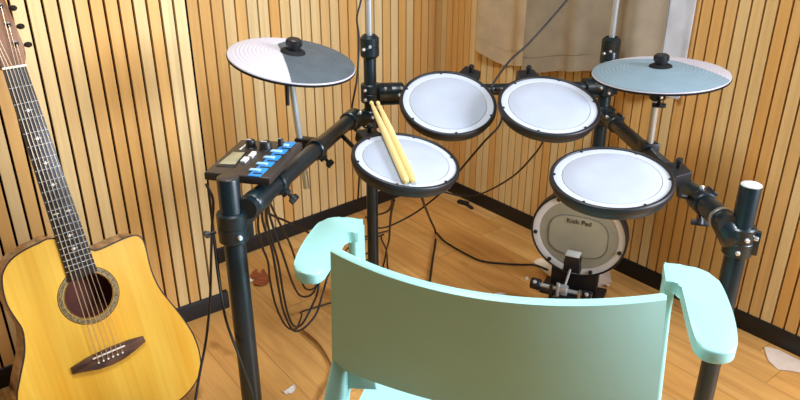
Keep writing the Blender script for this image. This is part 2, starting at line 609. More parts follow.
# binding strip
bm = bmesh.new()
o2, i2 = outline, inset(outline, .003)
vs = [[bm.verts.new((x, y, z)) for x, y in q] for q, z in ((o2, -.004), (o2, .0006), (i2, .0006), (i2, -.004))]
for a, b in zip(vs, vs[1:]):
    for k in range(n):
        bm.faces.new((a[k], a[(k + 1) % n], b[(k + 1) % n], b[k]))
obj('binding', bm, M['binding'], g)
bm = bmesh.new()
lathe(bm, [(.0565 * K, 0), (.0565 * K, .0008), (.0655 * K, .0008), (.0655 * K, 0)], T(*HC, 0), 64)
obj('rosette', bm, M['rosette'], sb)
bm = bmesh.new()
for r0 in (.0535, .0665):
    lathe(bm, [(r0 * K, 0), (r0 * K, .0007), ((r0 + .0015) * K, .0007), ((r0 + .0015) * K, 0)], T(*HC, 0), 64)
obj('purfling', bm, M['binding'], sb)
# bridge
bp = [(-.085, -.001), (-.05, .006), (0, .009), (.05, .0075), (.085, .003), (.087, -.012), (.06, -.021), (.03, -.031), (0, -.033), (-.03, -.031), (-.06, -.022), (-.086, -.017)]
bm = bmesh.new()
prism(bm, [(x * K, y * K) for x, y in bp], 0, .009, bev=.002)
br = obj('bridge', bm, M['rosewood'], g)
bm = bmesh.new()
box(bm, (.076 * K, .003, .006), T(0, 0, .011), .001)
obj('saddle', bm, M['bone'], br)
for k in range(6):
    bm = bmesh.new()
    lathe(bm, [(0, .0125), (.0022, .012), (.0024, .009), (.0016, .008)], T((-.028 + .0112 * k) * K, -.014 * K, 0), 10)
    obj('bridge_pin', bm, M['pearl'], br)
# neck / fretboard
NUT_Y = .676 * K
FB_END = .188 * K
w_nut, w_end = .0232 * K, .0325 * K
def fbw(y):
    t = (NUT_Y - y) / (NUT_Y - FB_END)
    return w_nut + (w_end - w_nut) * t
bm = bmesh.new()
prism(bm, [(-w_end, FB_END), (w_end, FB_END + .004), (w_nut, NUT_Y), (-w_nut, NUT_Y)], .0005, .0075, bev=.0008)
fb = obj('fretboard', bm, M['ebony'], g)
SC = .673 * K
for i in range(1, 21):
    y = SC / 2 ** (i / 12) + 0
    if y < FB_END + .003:
        continue
    bm = bmesh.new()
    w = fbw(y) - .0005
    tube(bm, [(-w, y, .0077), (w, y, .0077)], .0008, 6)
    obj('fret', bm, M['bolt'], fb)
def inlay(x, i, s=1.0):
    y = SC * (2 ** (-i / 12) + 2 ** (-(i - 1) / 12)) / 2
    bm = bmesh.new()
    prism(bm, [(x - .0058 * s, y), (x - .0015, y - .0016), (x, y - .0032 * s), (x + .0015, y - .0016), (x + .0058 * s, y), (x + .0015, y + .0016), (x, y + .0032 * s), (x - .0015, y + .0016)], .0074, .0080)
    obj('inlay', bm, M['pearl'], fb)
for i in (3, 5, 7, 9, 15, 17):
    inlay(0, i, 1.5)
inlay(-.013, 12, 1.4)
inlay(.013, 12, 1.4)
# neck back
bm = bmesh.new()
rings = []
for y in (.20, .255, .30, .34, .5, .676):
    y *= K
    w = fbw(y) * .97
    d = .022 if y > .29 else .05
    ring = []
    for k in range(11):
        t = PI * k / 10
        ring.append(bm.verts.new((w * math.cos(t), y, .0005 - d * math.sin(t) ** .8)))
    rings.append(ring)
for a, b in zip(rings, rings[1:]):
    for k in range(10):
        bm.faces.new((a[k], a[k + 1], b[k + 1], b[k]))
    bm.faces.new((a[0], b[0], b[10], a[10]))
bm.faces.new(rings[0])
bm.faces.new(rings[-1])
obj('neck', bm, M['mahog'], g)
bm = bmesh.new()
box(bm, (w_nut * 2 + .002, .005, .0105), T(0, NUT_Y + .0025, .0052), .001)
obj('nut', bm, M['bone'], g)
# headstock (tilted back)
hs = T(0, NUT_Y + .004, 0) @ Matrix.Rotation(R(-9), 4, 'X')
hp = [(-.024, 0), (-.025, .010), (-.032, .024), (-.034, .042), (-.029, .175), (-.020, .187), (0, .182), (.020, .187), (.029, .175), (.034, .042), (.032, .024), (.025, .010), (.024, 0)]
bm = bmesh.new()
prism(bm, hp[::-1], -.014, .003, hs, bev=.0025)
hd = obj('headstock', bm, M['mahog'], g)
for k in range(3):
    for sx in (-1, 1):
        y = .048 + .042 * k
        m = hs @ T(sx * (.020 - .0018 * k), y, .003)
        bm = bmesh.new()
        lathe(bm, [(0, .010), (.003, .0095), (.0032, .002), (.006, .0015), (.0062, 0)], m, 14)
        tube(bm, [m @ Vector((0, 0, -.02)), m @ Vector((0, 0, 0))], .004, 10)
        tube(bm, [m @ Vector((0, 0, -.014 - .006)), m @ Vector((sx * .022, 0, -.020))], .003, 8)
        pg = obj('tuning_peg', bm, M['pegm'], hd)
        bm = bmesh.new()
        lathe(bm, [(0, -.0045), (.006, -.0045), (.0078, -.002), (.0078, .002), (.006, .0045), (0, .0045)], m @ T(sx * .027, 0, -.020) @ Matrix.Diagonal((1.15, .8, 1, 1)) @ Matrix.Rotation(R(35), 4, 'Y'), 14)
        obj('peg_button', bm, M['pegm'], pg)
# strings
for k in range(6):
    x0 = (-.028 + .0112 * k) * K
    x1 = (-.0175 + .007 * k) * K
    sx = -1 if k < 3 else 1
    row = (0, 1, 2)[k] if k < 3 else (2, 1, 0)[k - 3]
    e = hs @ T(sx * (.020 - .0018 * row), .048 + .042 * row, .010).to_translation()
    bm = bmesh.new()
    tube(bm, [(x0, -.013 * K, .0105), (x0, 0, .0145), (x1, NUT_Y + .0025, .0108), e], .0006 + .0001 * (5 - k), 6)
    obj('string', bm, M['string'], g)

# ---------------------------------------------------------------- drum pads
def disc_frame(c, n, roll=0.0):
    n = n.normalized()
    x = (Vector((1, 0, 0)) - n * n.x).normalized()
    y = n.cross(x)
    m = mtx(c, x, y, n)
    return m @ Matrix.Rotation(roll, 4, 'Z')

PR = .12
def make_pad(label, mw):
    t = thing('drum_pad', label, 'drum pad', mw, group='electronic drum pads on the rack')
    bm = bmesh.new()
    lathe(bm, [(0, -.034), (.075, -.034), (.100, -.030), (.113, -.024), (.1155, -.018), (.1155, -.004), (.10, -.004), (0, -.0045)], seg=72)
    obj('shell', bm, M['shell'], t, 30)
    bm = bmesh.new()
    lathe(bm, [(.1115, -.006), (.1115, .0015), (.1135, .0035), (.117, .0035), (.1195, .001), (.12, -.008), (.1185, -.011), (.1155, -.011), (.1155, -.006), (.1115, -.006)], seg=72)
    rim = obj('rim', bm, M['blackp'], t, 50)
    bm = bmesh.new()
    lathe(bm, [(.112, -.0045), (.112, -.0005), (.110, .0), (.0965, .0002), (.0955, -.0009), (.0955, -.0045)], seg=72)
    obj('head', bm, M['head'], t, 30)
    bm = bmesh.new()
    lathe(bm, [(.0948, -.0045), (.0948, -.0003), (.0935, .0004), (.05, .001), (0, .0012)], seg=72)
    z = obj('strike_zone', bm, M['zone'], t, 30)
    z['label'] = 'pale grey centre of the pad'
    for k in range(6):
        a = R(20 + 60 * k)
        bm = bmesh.new()
        p = Vector((math.cos(a), math.sin(a), 0))
        tube(bm, [p * .110 + Vector((0, 0, .0)), p * .110 + Vector((0, 0, .0022))], .0028, 10)
        box(bm, (.0075, .008, .003), T(*(p * .1145), .0032) @ Matrix.Rotation(a, 4, 'Z'), .0008)
        obj('tension_lug', bm, M['blackp'], t, 30)
    bm = bmesh.new()
    lathe(bm, [(0, -.05), (.014, -.05), (.017, -.046), (.017, -.036), (.022, -.0335), (0, -.0335)], T(.05, .03, 0), 20)
    obj('jack_housing', bm, M['blackp'], t)
    return t

DZ = .24 / .23
snare_n = Vector((.157, -.157, .975)).normalized()
snare_c = at(406, 159.8, 1.419 * DZ)
snare_m = disc_frame(snare_c, snare_n)
snare = make_pad('white pad nearest the left arm with two drumsticks lying on it', snare_m)
tom1_c = at(448.3, 102.2, 1.6 * DZ)
tom2_c = at(549, 104.8, 1.526 * DZ)
pad4_c = at(611.3, 177, 1.287 * DZ)
tom1_n = Vector((.057, -.429, .902))
tom2_n = Vector((.026, -.335, .942))
pad4_n = Vector((-.07, -.167, .983))
dup(snare, disc_frame(tom1_c, tom1_n, .3), 'upper left white drum pad, behind the pad that holds the drumsticks')
dup(snare, disc_frame(tom2_c, tom2_n, -.2), 'upper right white drum pad, in front of the beige curtain')
dup(snare, disc_frame(pad4_c, pad4_n, .5), 'white drum pad at right, just above the kick drum pad, near the right front post')

# -------------------------------------------------------------- drum sticks
def stick(px0, py0, px1, py1, label, h1=.017):
    b = on_plane(px1, py1, snare_c + snare_n * .0098, snare_n)
    e = on_plane(px0, py0, snare_c + snare_n * h1, snare_n)
    L = (e - b).length
    d = (e - b).normalized()
    m = along(b, e)
    t = thing('drumstick', label, 'drumstick', m, group='drumsticks on the pad')
    r = .0078
    bm = bmesh.new()
    lathe(bm, [(0, 0), (.004, .0004), (r * .86, .004), (r, .012), (r, L * .6), (r * .9, L * .72), (r * .62, L * .93), (r * .5, L - .02), (r * .46, L - .012)], seg=18)
    obj('shaft', bm, M['stick'], t)
    bm = bmesh.new()
    lathe(bm, [(r * .46, L - .0125), (r * .62, L - .009), (r * .66, L - .005), (r * .5, L - .001), (0, L)], seg=16)
    obj('tip', bm, M['stick'], t)
stick(371, 102, 406.5, 182.5, 'left one of the two wooden drumsticks lying on the pad')
stick(377.5, 102, 413.5, 181.5, 'right one of the two wooden drumsticks lying on the pad')

# ------------------------------------------------------------ cymbal pads
def make_cymbal(label, mw, Rr, cuts, zone_mat, zone_label):
    t = thing('cymbal_pad', label, 'cymbal pad', mw, group='electronic cymbal pads')
    def prof(off, r0, r1, N=64):
        out = []
        for k in range(N + 1):
            r = r0 + (r1 - r0) * k / N
            f = r / Rr
            z = -.012 * f * f - .004 * f ** 6
            rip = .00045 * math.cos(2 * PI * r / .0085) if .3 < f < .93 else 0
            out.append((r, z + off + rip))
        return out
    top = prof(0, .02, Rr)
    bm = bmesh.new()
    lathe(bm, [(.012, -.004)] + [(.012, 0)] + top + [(Rr + .001, -.018), (Rr - .001, -.0215), (Rr - .012, -.019), (.05, -.012), (.012, -.008), (.012, -.004)], seg=96)
    obj('disc', bm, M['cymwhite'], t, 30)
    bm = bmesh.new()
    lathe(bm, [(Rr - .003, -.0218), (Rr + .0012, -.0185), (Rr + .0022, -.0205), (Rr + .001, -.0235), (Rr - .02, -.0225), (.05, -.016), (.02, -.02), (.02, -.012), (.05, -.0125), (Rr - .02, -.0195), (Rr - .003, -.0218)], seg=96)
    obj('underside', bm, M['rubber'], t, 40)
    bm = bmesh.new()
    lathe(bm, prof(.0009, .018, Rr - .0006), seg=96)
    for p, nn in cuts:
        geom = bm.verts[:] + bm.edges[:] + bm.faces[:]
        bmesh.ops.bisect_plane(bm, geom=geom, plane_co=Vector((p[0] * Rr, p[1] * Rr, 0)), plane_no=Vector((nn[0], nn[1], 0)), clear_outer=True)
    z = obj('playing_zone', bm, zone_mat, t, 30, fix=True)
    z['label'] = zone_label
    bm = bmesh.new()
    lathe(bm, [(0, .006), (.02, .006), (.026, .003), (.028, -.001), (.02, -.002)], seg=32)
    obj('felt_washer', bm, M['rubber'], t)
    bm = bmesh.new()
    lathe(bm, [(0, .030), (.013, .030), (.0155, .028), (.016, .014), (.014, .009), (.014, .005), (0, .005)], seg=24)
    box(bm, (.036, .014, .014), T(0, 0, .021), .004)
    obj('wing_nut', bm, M['blackp'], t)
    bm = bmesh.new()
    lathe(bm, [(0, -.045), (.012, -.045), (.015, -.04), (.015, -.018), (.02, -.014), (0, -.014)], seg=24)
    obj('tilter', bm, M['blackp'], t)
    return t

def half(px, py, qx, qy, keep):       # cut through two points, keep the side of 'keep'
    p, q, k = Vector((px, py)), Vector((qx, qy)), Vector(keep)
    d = (q - p).normalized()
    nn = Vector((d.y, -d.x))
    if nn.dot(k - p) > 0:
        nn = -nn
    return (p, nn)
CL_R, CR_R = .1375, .157
cymL_n = Vector((.176, -.11, .978)).normalized()
cymL_c = at(292.3, 59.4, 1.611 * (CL_R / .15)) + cymL_n * .0165
cymL_m = disc_frame(cymL_c, cymL_n, math.atan2(-cymL_c.x, cymL_c.y))
make_cymbal('left cymbal pad, white on the left and charcoal on the right', cymL_m, CL_R,
            [half(-.24, .32, -.03, -1, (1, 0)), half(-.24, .32, .16, 1, (1, 0))], M['cymgrey'], 'charcoal playing area on the right half')
cymR_n = Vector((-.06, -.04, 1.0)).normalized()
cymR_c = at(659.8, 73.3, 1.56 * (CR_R / .15)) + cymR_n * .0165
cymR_m = disc_frame(cymR_c, cymR_n, math.atan2(-cymR_c.x, cymR_c.y))
make_cymbal('right cymbal pad, slate grey front and white back edge, before the curtain', cymR_m, CR_R,
            [half(-.95, .5, .07, .5, (0, -1)), half(.07, .5, 1, -.28, (0, -1))], M['cymblue'], 'slate grey playing area at the front')

# ---------------------------------------------------------------- drum rack
def vert_to(px, py, d, z):
    p = at(px, py, d)
    return Vector((p.x, p.y, z))
pFL = at(228, 181, 1.17)
pFR = at(751, 187, 1.26)
pBL = at(370.3, 90, 1.85)
pBR = at(606, 85, 2.08)
rack_loc = Vector(((pFL.x + pFR.x) / 2, (pFL.y + pBR.y) / 2, 0))
rack = thing('drum_rack', 'black tubular rack that carries the drum pads, cymbals and module', 'drum rack', T(*rack_loc), world=True)

def V(p, z):
    return Vector((p.x, p.y, z))

def post(p, ztop, r, rlow=None, cap=None):
    bm = bmesh.new()
    if rlow:
        tube(bm, [V(p, .02), V(p, ztop - .22)], rlow, 20)
        tube(bm, [V(p, ztop - .225), V(p, ztop - .22), V(p, ztop - .002), V(p, ztop)], [rlow, r, r, r * .97], 20)
    else:
        tube(bm, [V(p, .02), V(p, ztop - .002), V(p, ztop)], [r, r, r * .95], 24)
    o = obj('post', bm, M['black'], rack)
    bm = bmesh.new()
    lathe(bm, [(0, 0), (r + .008, 0), (r + .008, .006), (r + .003, .035), (0, .035)], T(p.x, p.y, 0), 24)
    obj('rubber_foot', bm, M['rubber'], o)
    if cap:
        bm = bmesh.new()
        lathe(bm, [(0, ztop + .003), (r * .8, ztop + .003), (r * .97, ztop + .001), (r * .97, ztop - .006), (0, ztop - .006)], T(p.x, p.y, 0), 24)
        obj('end_cap', bm, cap, o)
    return o
zFL, zFR = pFL.z + .006, pFR.z + .004
post(pFL, zFL, .0195, cap=M['module'])
post(pFR, zFR, .0190, cap=M['whitecap'])
zBL = at(370, 37, 1.81).z
post(pBL, zBL, .0170, .0165)
zBR = at(611, 40, 2.04).z
post(pBR, zBR, .0200)

def bolt(parent, p, d, r=.0045, l=.006):
    d = d.normalized()
    bm = bmesh.new()
    lathe(bm, [(0, l), (r * .7, l), (r, l * .7), (r, -l), (0, -l)], along(p, p + d), 12)
    return obj('bolt', bm, M['bolt'], parent)

def to_cam(p):
    return (CAM - p).normalized()

def sleeve(p, axis, length, r, bev=.003, bolts=((0, 0),), name='clamp', parent=None, flange=True):
    """a split tube clamp around an axis, with bolts on the side that faces the room"""
    axis = axis.normalized()
    m = along(p - axis * length / 2, p + axis * length / 2)
    bm = bmesh.new()
    lathe(bm, [(r * .6, 0), (r - bev, 0), (r, bev), (r, length * .47), (r * .96, length * .49), (r * .96, length * .51), (r, length * .53), (r, length - bev), (r - bev, length), (r * .6, length)], m, 28)
    # flange with the pinch bolt
    c = to_cam(p)
    side = axis.cross(c).normalized()
    fm_ = mtx(p + side * r * .95, side, axis.cross(side), axis)
    if flange:
        box(bm, (r * .7, r * .55, length * .78), fm_, .002)
    o = obj(name, bm, M['black'], parent or rack)
    out = (c - axis * c.dot(axis)).normalized()
    for a, off in bolts:
        d = (out * math.cos(a) + side * math.sin(a)).normalized()
        bolt(o, p + axis * off + d * r, d)
    return o

def arm(pts, r, name='crossbar'):
    bm = bmesh.new()
    tube(bm, pts, r, 24)
    return obj(name, bm, M['black'], rack)

def wing(p, axis, parent, s=1.0):
    axis = axis.normalized()
    m = along(p, p + axis)
    bm = bmesh.new()
    tube(bm, [p, p + axis * .02 * s], .004 * s, 10)
    tube(bm, [p + axis * .016 * s, p + axis * .028 * s], .007 * s, 12)
    mm = m @ T(0, 0, .024 * s)
    box(bm, (.036 * s, .006 * s, .013 * s), mm, .0025 * s)
    return obj('wing_screw', bm, M['blackp'], parent)

# left arm from the front-left post to the rear-left post
L0, L1 = at(249, 207, 1.19), at(352, 118.5, 1.81)
dL = (L1 - L0).normalized()
cFL = V(pFL, at(231, 230, 1.19).z)
arm([L0 - dL * .01, L1 + dL * .02], .0185)
# elbow clamp at the front-left post
sleeve(cFL, ZUP, .058, .027, bolts=((.35, -.012),))
elb = [cFL + Vector((.006, .010, .0)), cFL.lerp(L0 + dL * .02, .5) + Vector((0, 0, .001)), L0 + dL * .02, L0 + dL * .06]
bm = bmesh.new()
tube(bm, spline(elb, 6), [.0225] * 8 + [.0222] * 6 + [.0215] * 5, 22)
e = obj('elbow', bm, M['black'], rack)
bolt(e, L0 + dL * .03 + to_cam(L0) * .024, to_cam(L0), .005)
wing(cFL + Vector((-.03, -.005, -.01)), Vector((-.8, -.5, 0)), e, .7)
# memory collars with wing screws along the left arm
for f, s in ((.20, 1.0), (.55, 1.0)):
    p = L0.lerp(L1, f)
    cl = sleeve(p, dL, .026, .0235, bolts=())
    w = (Vector((dL.y, -dL.x, 0)).normalized() * .75 + Vector((0, 0, -.75)))
    wing(p + w.normalized() * .022, w, cl, .95)
# joint at rear-left post: elbow for the arm, upper T for the cross tube
cBL = V(pBL, at(366, 122, 1.85).z)
sleeve(cBL, ZUP, .05, .0255, bolts=((.2, .01), (-.5, -.012)))
sleeve(L1 - dL * .008, dL, .062, .0245, bolts=((.1, .014),))
bm = bmesh.new()
tube(bm, [L1, cBL], .021, 18)
obj('elbow', bm, M['black'], rack)

# rear cross tube behind the two upper pads
zX = at(370, 91.5, 1.85).z
X0, X1 = V(pBL, zX - .004), V(pBR, zX - .045)
dX = (X1 - X0).normalized()
arm([X0, X1], .0165)
sleeve(X0, ZUP, .052, .0265, bolts=((-.5, .012), (-.5, -.014)))
sleeve(X0 + dX * .055, dX, .075, .0265, bolts=((.3, .02), (-.35, -.02), (-.35, .026)))
sleeve(X1, ZUP, .055, .028, bolts=((-.3, .012), (.4, -.014)))
sleeve(X1 - dX * .05, dX, .06, .026, bolts=((.2, .015),))
# upper memory collars and chrome boom rods
def collar(p, zt, r, l=.052):
    c = Vector((p.x, p.y, zt - l * .35))
    o = sleeve(c, ZUP, l, r, bev=.008, bolts=((.05, .004), (-.6, -.004)), name='collar', flange=False)
    return o
collar(pBL, zBL, .0255, .062)
collar(pBR, zBR, .0275, .085)
for p, z0, r in ((pBL, zBL, .0078), (pBR, zBR, .0088)):
    bm = bmesh.new()
    tube(bm, [V(p, z0 - .08), V(p, z0 + .55)], r, 18)
    o = obj('boom_rod', bm, M['chrome'], rack)
    o['label'] = 'chrome boom rod'

# right arm
R0, R1 = at(733, 229, 1.265), at(613, 122, 2.05)
dR = (R1 - R0).normalized()
cFR = V(pFR, at(742, 246, 1.28).z)
arm([R0 + dR * .02, R1], .0200)
sleeve(cFR, ZUP, .062, .027, bolts=((.5, .012), (.1, -.016), (1.3, .012)))
elb = [cFR + Vector((-.008, .01, -.004)), cFR.lerp(R0 + dR * .03, .6) + Vector((0, 0, -.01)), R0 + dR * .05, R0 + dR * .105]
bm = bmesh.new()
tube(bm, spline(elb, 6), [.0235] * 8 + [.0235] * 6 + [.0225] * 5, 22)
e = obj('elbow', bm, M['black'], rack)
bolt(e, R0 + dR * .06 + to_cam(R0) * .025, to_cam(R0), .005)
bm = bmesh.new()
pe = R0 + dR * .045
lathe(bm, [(.018, 0), (.0235, 0), (.0245, .002), (.0245, .009), (.0235, .011), (.018, .011)], along(pe, pe + dR), 28)
bm_o = obj('silver_band', bm, M['steel'], e)
p = R0 + dR * .15
cl = sleeve(p, dR, .045, .0245, bolts=((.9, .01),))
w = Vector((-.15, -.55, -.8))
wing(p + w.normalized() * .022, w, cl, 1.0)
sleeve(R1 - dR * .012, dR, .06, .0245, bolts=((0, .01),))
cBR = V(pBR, R1.z)
sleeve(cBR, ZUP, .06, .028, bolts=((-.3, .014), (-.6, -.01)))
bm = bmesh.new()
tube(bm, [R1 - dR * .02, cBR], .021, 18)
obj('elbow', bm, M['black'], rack)

# pad mounts -------------------------------------------------------------
def mount(pad_c, pad_n, target, side):
    """bracket on a pad's rim facing its tube + L-rod down to the tube"""
    d = target - pad_c
    d = (d - pad_n * d.dot(pad_n)).normalized()
    y = pad_n.cross(d)
    m = mtx(pad_c + d * .138 - pad_n * .018, d, y, pad_n)
    bm = bmesh.new()
    prism(bm, [(-.0155, -.028), (.024, -.022), (.026, .022), (-.0155, .028)], -.017, .012, m, .003)
    o = obj('mount_bracket', bm, M['blackp'], rack)
    bm = bmesh.new()
    tube(bm, [m @ Vector((.006, 0, .010)), m @ Vector((.006, 0, .026))], .0045, 10)
    lathe(bm, [(0, .034), (.006, .033), (.0075, .028), (.006, .024), (0, .023)], m @ T(.006, 0, 0), 14)
    obj('wing_screw', bm, M['blackp'], o)
    bm = bmesh.new()
    q = m @ Vector((.018, 0, -.012))
    q2 = q - pad_n * .045
    tube(bm, spline([q, q.lerp(q2, .8), q2 + (target - q2) * .15, target], 6), .0055, 12)
    obj('mount_rod', bm, M['blackp'], o)
    return m
t1 = X0 + dX * .24
t2 = X0 + dX * .50
mount(tom1_c, tom1_n.normalized(), X0 + dX * ((tom1_c - X0).dot(dX) + .20), 1)
mount(tom2_c, tom2_n.normalized(), X0 + dX * ((tom2_c - X0).dot(dX) + .05), 1)
mount(snare_c, snare_n, L0.lerp(L1, .80), 1)
m4 = mount(pad4_c, pad4_n.normalized(), R0 + dR * .165, 1)

# cymbal rods -----------------------------------------------------------
def rod(c, n, bottom, rr=.0075):
    bm = bmesh.new()
    a = c - n.normalized() * .048
    tube(bm, [bottom, a - Vector((0, 0, .02)), a], rr, 16)
    o = obj('cymbal_rod', bm, M['chrome'], rack)
    o['label'] = 'chrome cymbal rod'
    return o
nL = cymL_n.normalized()
top = cymL_c - nL * .047
lb = at(306.5, 188, 1.615)
ro = rod(cymL_c, cymL_n, lb)
zc = L0.lerp(L1, .52).z
pr = top.lerp(lb, (top.z - zc) / (top.z - lb.z))
# nearest point of the left arm
f = (pr - L0).dot(dL)
pa_ = L0 + dL * f
mid = (pr + pa_) / 2
bm = bmesh.new()
box(bm, ((pr - pa_).length + .02, .03, .03), mtx(mid, (pr - pa_).normalized(), ZUP.cross((pr - pa_).normalized()).normalized(), ZUP), .004)
obj('rod_clamp', bm, M['blackp'], rack)
bm = bmesh.new()
tube(bm, [top + Vector((-.008, -.012, -.005)), top + Vector((-.010, -.012, -.07))], .0045, 10)
obj('cable_plug', bm, M['blackp'], ro)

nR = cymR_n.normalized()
topR = cymR_c - nR * .047
# rod meets right arm
best = min((abs((at(649, 150, 1.5 + .01 * k) - (R0 + dR * (at(649, 150, 1.5 + .01 * k) - R0).dot(dR))).length), k) for k in range(40))
rb = at(649, 150, 1.5 + .01 * best[1])
ro = rod(cymR_c, cymR_n, Vector((rb.x, rb.y, rb.z - .03)), .0085)
pr2 = R0 + dR * (rb - R0).dot(dR)
bm = bmesh.new()
box(bm, (.045, .05, .04), mtx((rb + pr2) / 2, *frame_of(dR)), .005)
obj('rod_clamp', bm, M['blackp'], rack)
tj = topR + Vector((0, 0, -.020))
sleeve(tj, Vector((0, -.2, 1)), .03, .0165, bolts=((.6, 0),), parent=rack)
wing(tj + Vector((0, -.016, -.004)), Vector((-.1, -.6, -.8)), ro, .9)

# ----------------------------------------------------------- sound module
h = .735
q = [at_z(204, 172, h), at_z(241, 139.5, h), at_z(302, 142, h), at_z(269, 178, h)]
ex = (q[1] - q[0]).normalized()      # along the module, towards the wall
ey0 = (q[3] - q[0])
ez = ZUP
lx = ((q[1] - q[0]).length + (q[2] - q[3]).length) / 2
mod_c = (q[0] + q[1] + q[2] + q[3]) / 4
exv = ((q[1] + q[2]) - (q[0] + q[3])).normalized()
eyv = ((q[0] + q[1]) - (q[3] + q[2]))
wy = eyv.length / 2
eyv = (eyv - exv * eyv.dot(exv)).normalized()
ezv = exv.cross(eyv)
mm = mtx(mod_c, exv, eyv, ezv)
loc = [mm.inverted() @ p for p in q]
mod = thing('drum_module', 'dark brown drum module with screen and blue buttons on the left rack arm', 'drum module', mm)
poly = [(p.x, p.y) for p in loc]
ctr = Vector((sum(p[0] for p in poly) / 4, sum(p[1] for p in poly) / 4))
bm = bmesh.new()
prism(bm, poly, -.016, 0, bev=.003, seg=3)
mb = obj('body', bm, M['module'], mod)
def mp(px, py):
    p = mm.inverted() @ on_plane(px, py, mod_c, ezv)
    return (p.x, p.y)
def quad(name, pts, z0, z1, m, parent=mod, bev=.0006):
    bm = bmesh.new()
    prism(bm, [mp(*p) for p in pts], z0, z1, bev=bev)
    return obj(name, bm, m, parent)
quad('screen_bezel', [(215.5, 166.5), (235.5, 167.5), (247, 152), (231.5, 151)], -.001, .0012, M['blackp'])
quad('screen', [(218.5, 164.5), (235, 165), (245, 153.2), (233, 152.6)], 0, .002, M['lcd'])
quad('button', [(240.3, 163), (245, 163.6), (249.4, 159.3), (244.6, 158.6)], -.001, .005, M['btn'])
quad('button', [(248, 158), (252.4, 158.6), (256.6, 153.8), (252.4, 153.2)], -.001, .005, M['btn'])
quad('label_line', [(239, 149.5), (240.5, 149.9), (247.5, 144.4), (246, 144)], -.0005, .0008, M['btn'])
quad('blue_strip', [(247.5, 176.0), (260, 177), (296, 142.6), (285.5, 142.2)], -.001, .0015, M['blue'])
for k in range(5):
    f = .1 + .2 * k
    cx, cy = 253.2 + (288.6 - 253.2) * f, 174.5 + (143.2 - 174.5) * f
    quad('pad_button', [(cx - 8.0, cy + .2), (cx + 2.5, cy + 1.2), (cx + 4.6, cy - .8), (cx - 5.6, cy - 1.7)], .0, .004, M['bluebtn'], bev=.0012)
    quad('slot', [(cx - 4, cy + 3.2), (cx + 5, cy + 3.9), (cx + 6, cy + 2.6), (cx - 3, cy + 1.9)], .0, .0021, M['blackp'])
for px, py, r in ((251, 147.5, .010), (266, 149.5, .0125), (281, 146.5, .006)):
    x, y = mp(px, py)
    bm = bmesh.new()
    lathe(bm, [(0, .016), (r * .8, .016), (r * .9, .014), (r, .002), (r * 1.15, .001), (r * 1.15, -.001), (0, -.001)], T(x, y, 0), 20)
    k = obj('knob', bm, M['blackp'], mod)
    bm = bmesh.new()
    box(bm, (r * .25, r * .9, .001), T(x, y + r * .3, .0164))
    obj('pointer', bm, M['btn'], k)
# support plate from the arm to the module, part of the rack
fm_ = L0.lerp(L1, .12)
bm = bmesh.new()
tube(bm, [fm_, V(fm_.lerp(mod_c, .35), h - .037), V(mod_c, h - .036), V(mod_c, h - .021)], .009, 12)
box(bm, (.07, .06, .005), T(mod_c.x, mod_c.y, h - .0200))
obj('module_bracket', bm, M['blackp'], rack)

# -------------------------------------------------------------- kick drum
kn = Vector((-.43, -.89, -.10)).normalized()
kc = at(578, 235.5, 2.12)
KR = 96 / 680 * 2.12 / 2
km = disc_frame(kc, kn)
khz = Vector((kn.x, kn.y, 0)).normalized()
# frame with local y up
yx = ZUP - kn * ZUP.dot(kn)
yx.normalize()
km = mtx(kc, yx.cross(kn), yx, kn)
kick = thing('kick_drum_pad', 'round upright kick drum pad standing on the floor with Kick Pad lettering', 'kick drum pad', km)
bm = bmesh.new()
lathe(bm, [(0, -.05), (KR * .8, -.05), (KR * .96, -.045), (KR * .99, -.03), (KR * .99, -.002), (KR * .9, -.002), (0, -.003)], seg=80)
obj('shell', bm, M['blackp'], kick)
bm = bmesh.new()
lathe(bm, [(KR * .955, -.004), (KR * .955, .003), (KR * .975, .005), (KR * .995, .003), (KR, -.004), (KR * .995, -.03), (KR * .97, -.03), (KR * .955, -.004)], seg=80)
obj('rim', bm, M['blackp'], kick)
bm = bmesh.new()
lathe(bm, [(KR * .956, -.004), (KR * .956, .001), (KR * .83, .0015), (KR * .815, .0005), (KR * .815, -.004)], seg=80)
obj('hoop', bm, M['kickring'], kick)
bm = bmesh.new()
lathe(bm, [(KR * .814, -.003), (KR * .813, .0), (KR * .4, .0004), (0, .0005)], seg=80)
kh = obj('head', bm, M['kickhead'], kick)
# inner rounded-oblong mesh panel with outline
def oblong(w, hgt, n=16):
    pts = []
    for k in range(4 * n):
        t = 2 * PI * k / (4 * n)
        c, s_ = math.cos(t), math.sin(t)
        e_ = 2 / 3.0
        pts.append((math.copysign(abs(c) ** e_, c) * w, math.copysign(abs(s_) ** e_, s_) * hgt))
    return pts
bm = bmesh.new()
prism(bm, [(x, y - .03 * KR) for x, y in oblong(KR * .60, KR * .47)], 0, .0014)
kp = obj('strike_panel', bm, M['kickmid'], kick)
kp['label'] = 'beige oblong strike panel'
bm = bmesh.new()
tube(bm, [(x, y - .03 * KR, .0012) for x, y in oblong(KR * .62, KR * .49)] + [(KR * .62, -.03 * KR, .0012)], .0009, 6)
obj('panel_line', bm, M['line'], kick)
fc = bpy.data.curves.new('lettering', 'FONT')
fc.body = 'Kick Pad'
fc.size = .022
fc.align_x = 'CENTER'
fc.extrude = .0004
fo_ = bpy.data.objects.new('tmp_text', fc)
COL.objects.link(fo_)
bpy.context.view_layer.update()
me = bpy.data.meshes.new_from_object(fo_.evaluated_get(bpy.context.evaluated_depsgraph_get()))
bpy.data.objects.remove(fo_)
tx = bpy.data.objects.new('lettering', me)
me.materials.clear()
me.materials.append(M['ink'])
COL.objects.link(tx)
tx.parent = kick
tx.location = (.0, KR * .28, .0024)
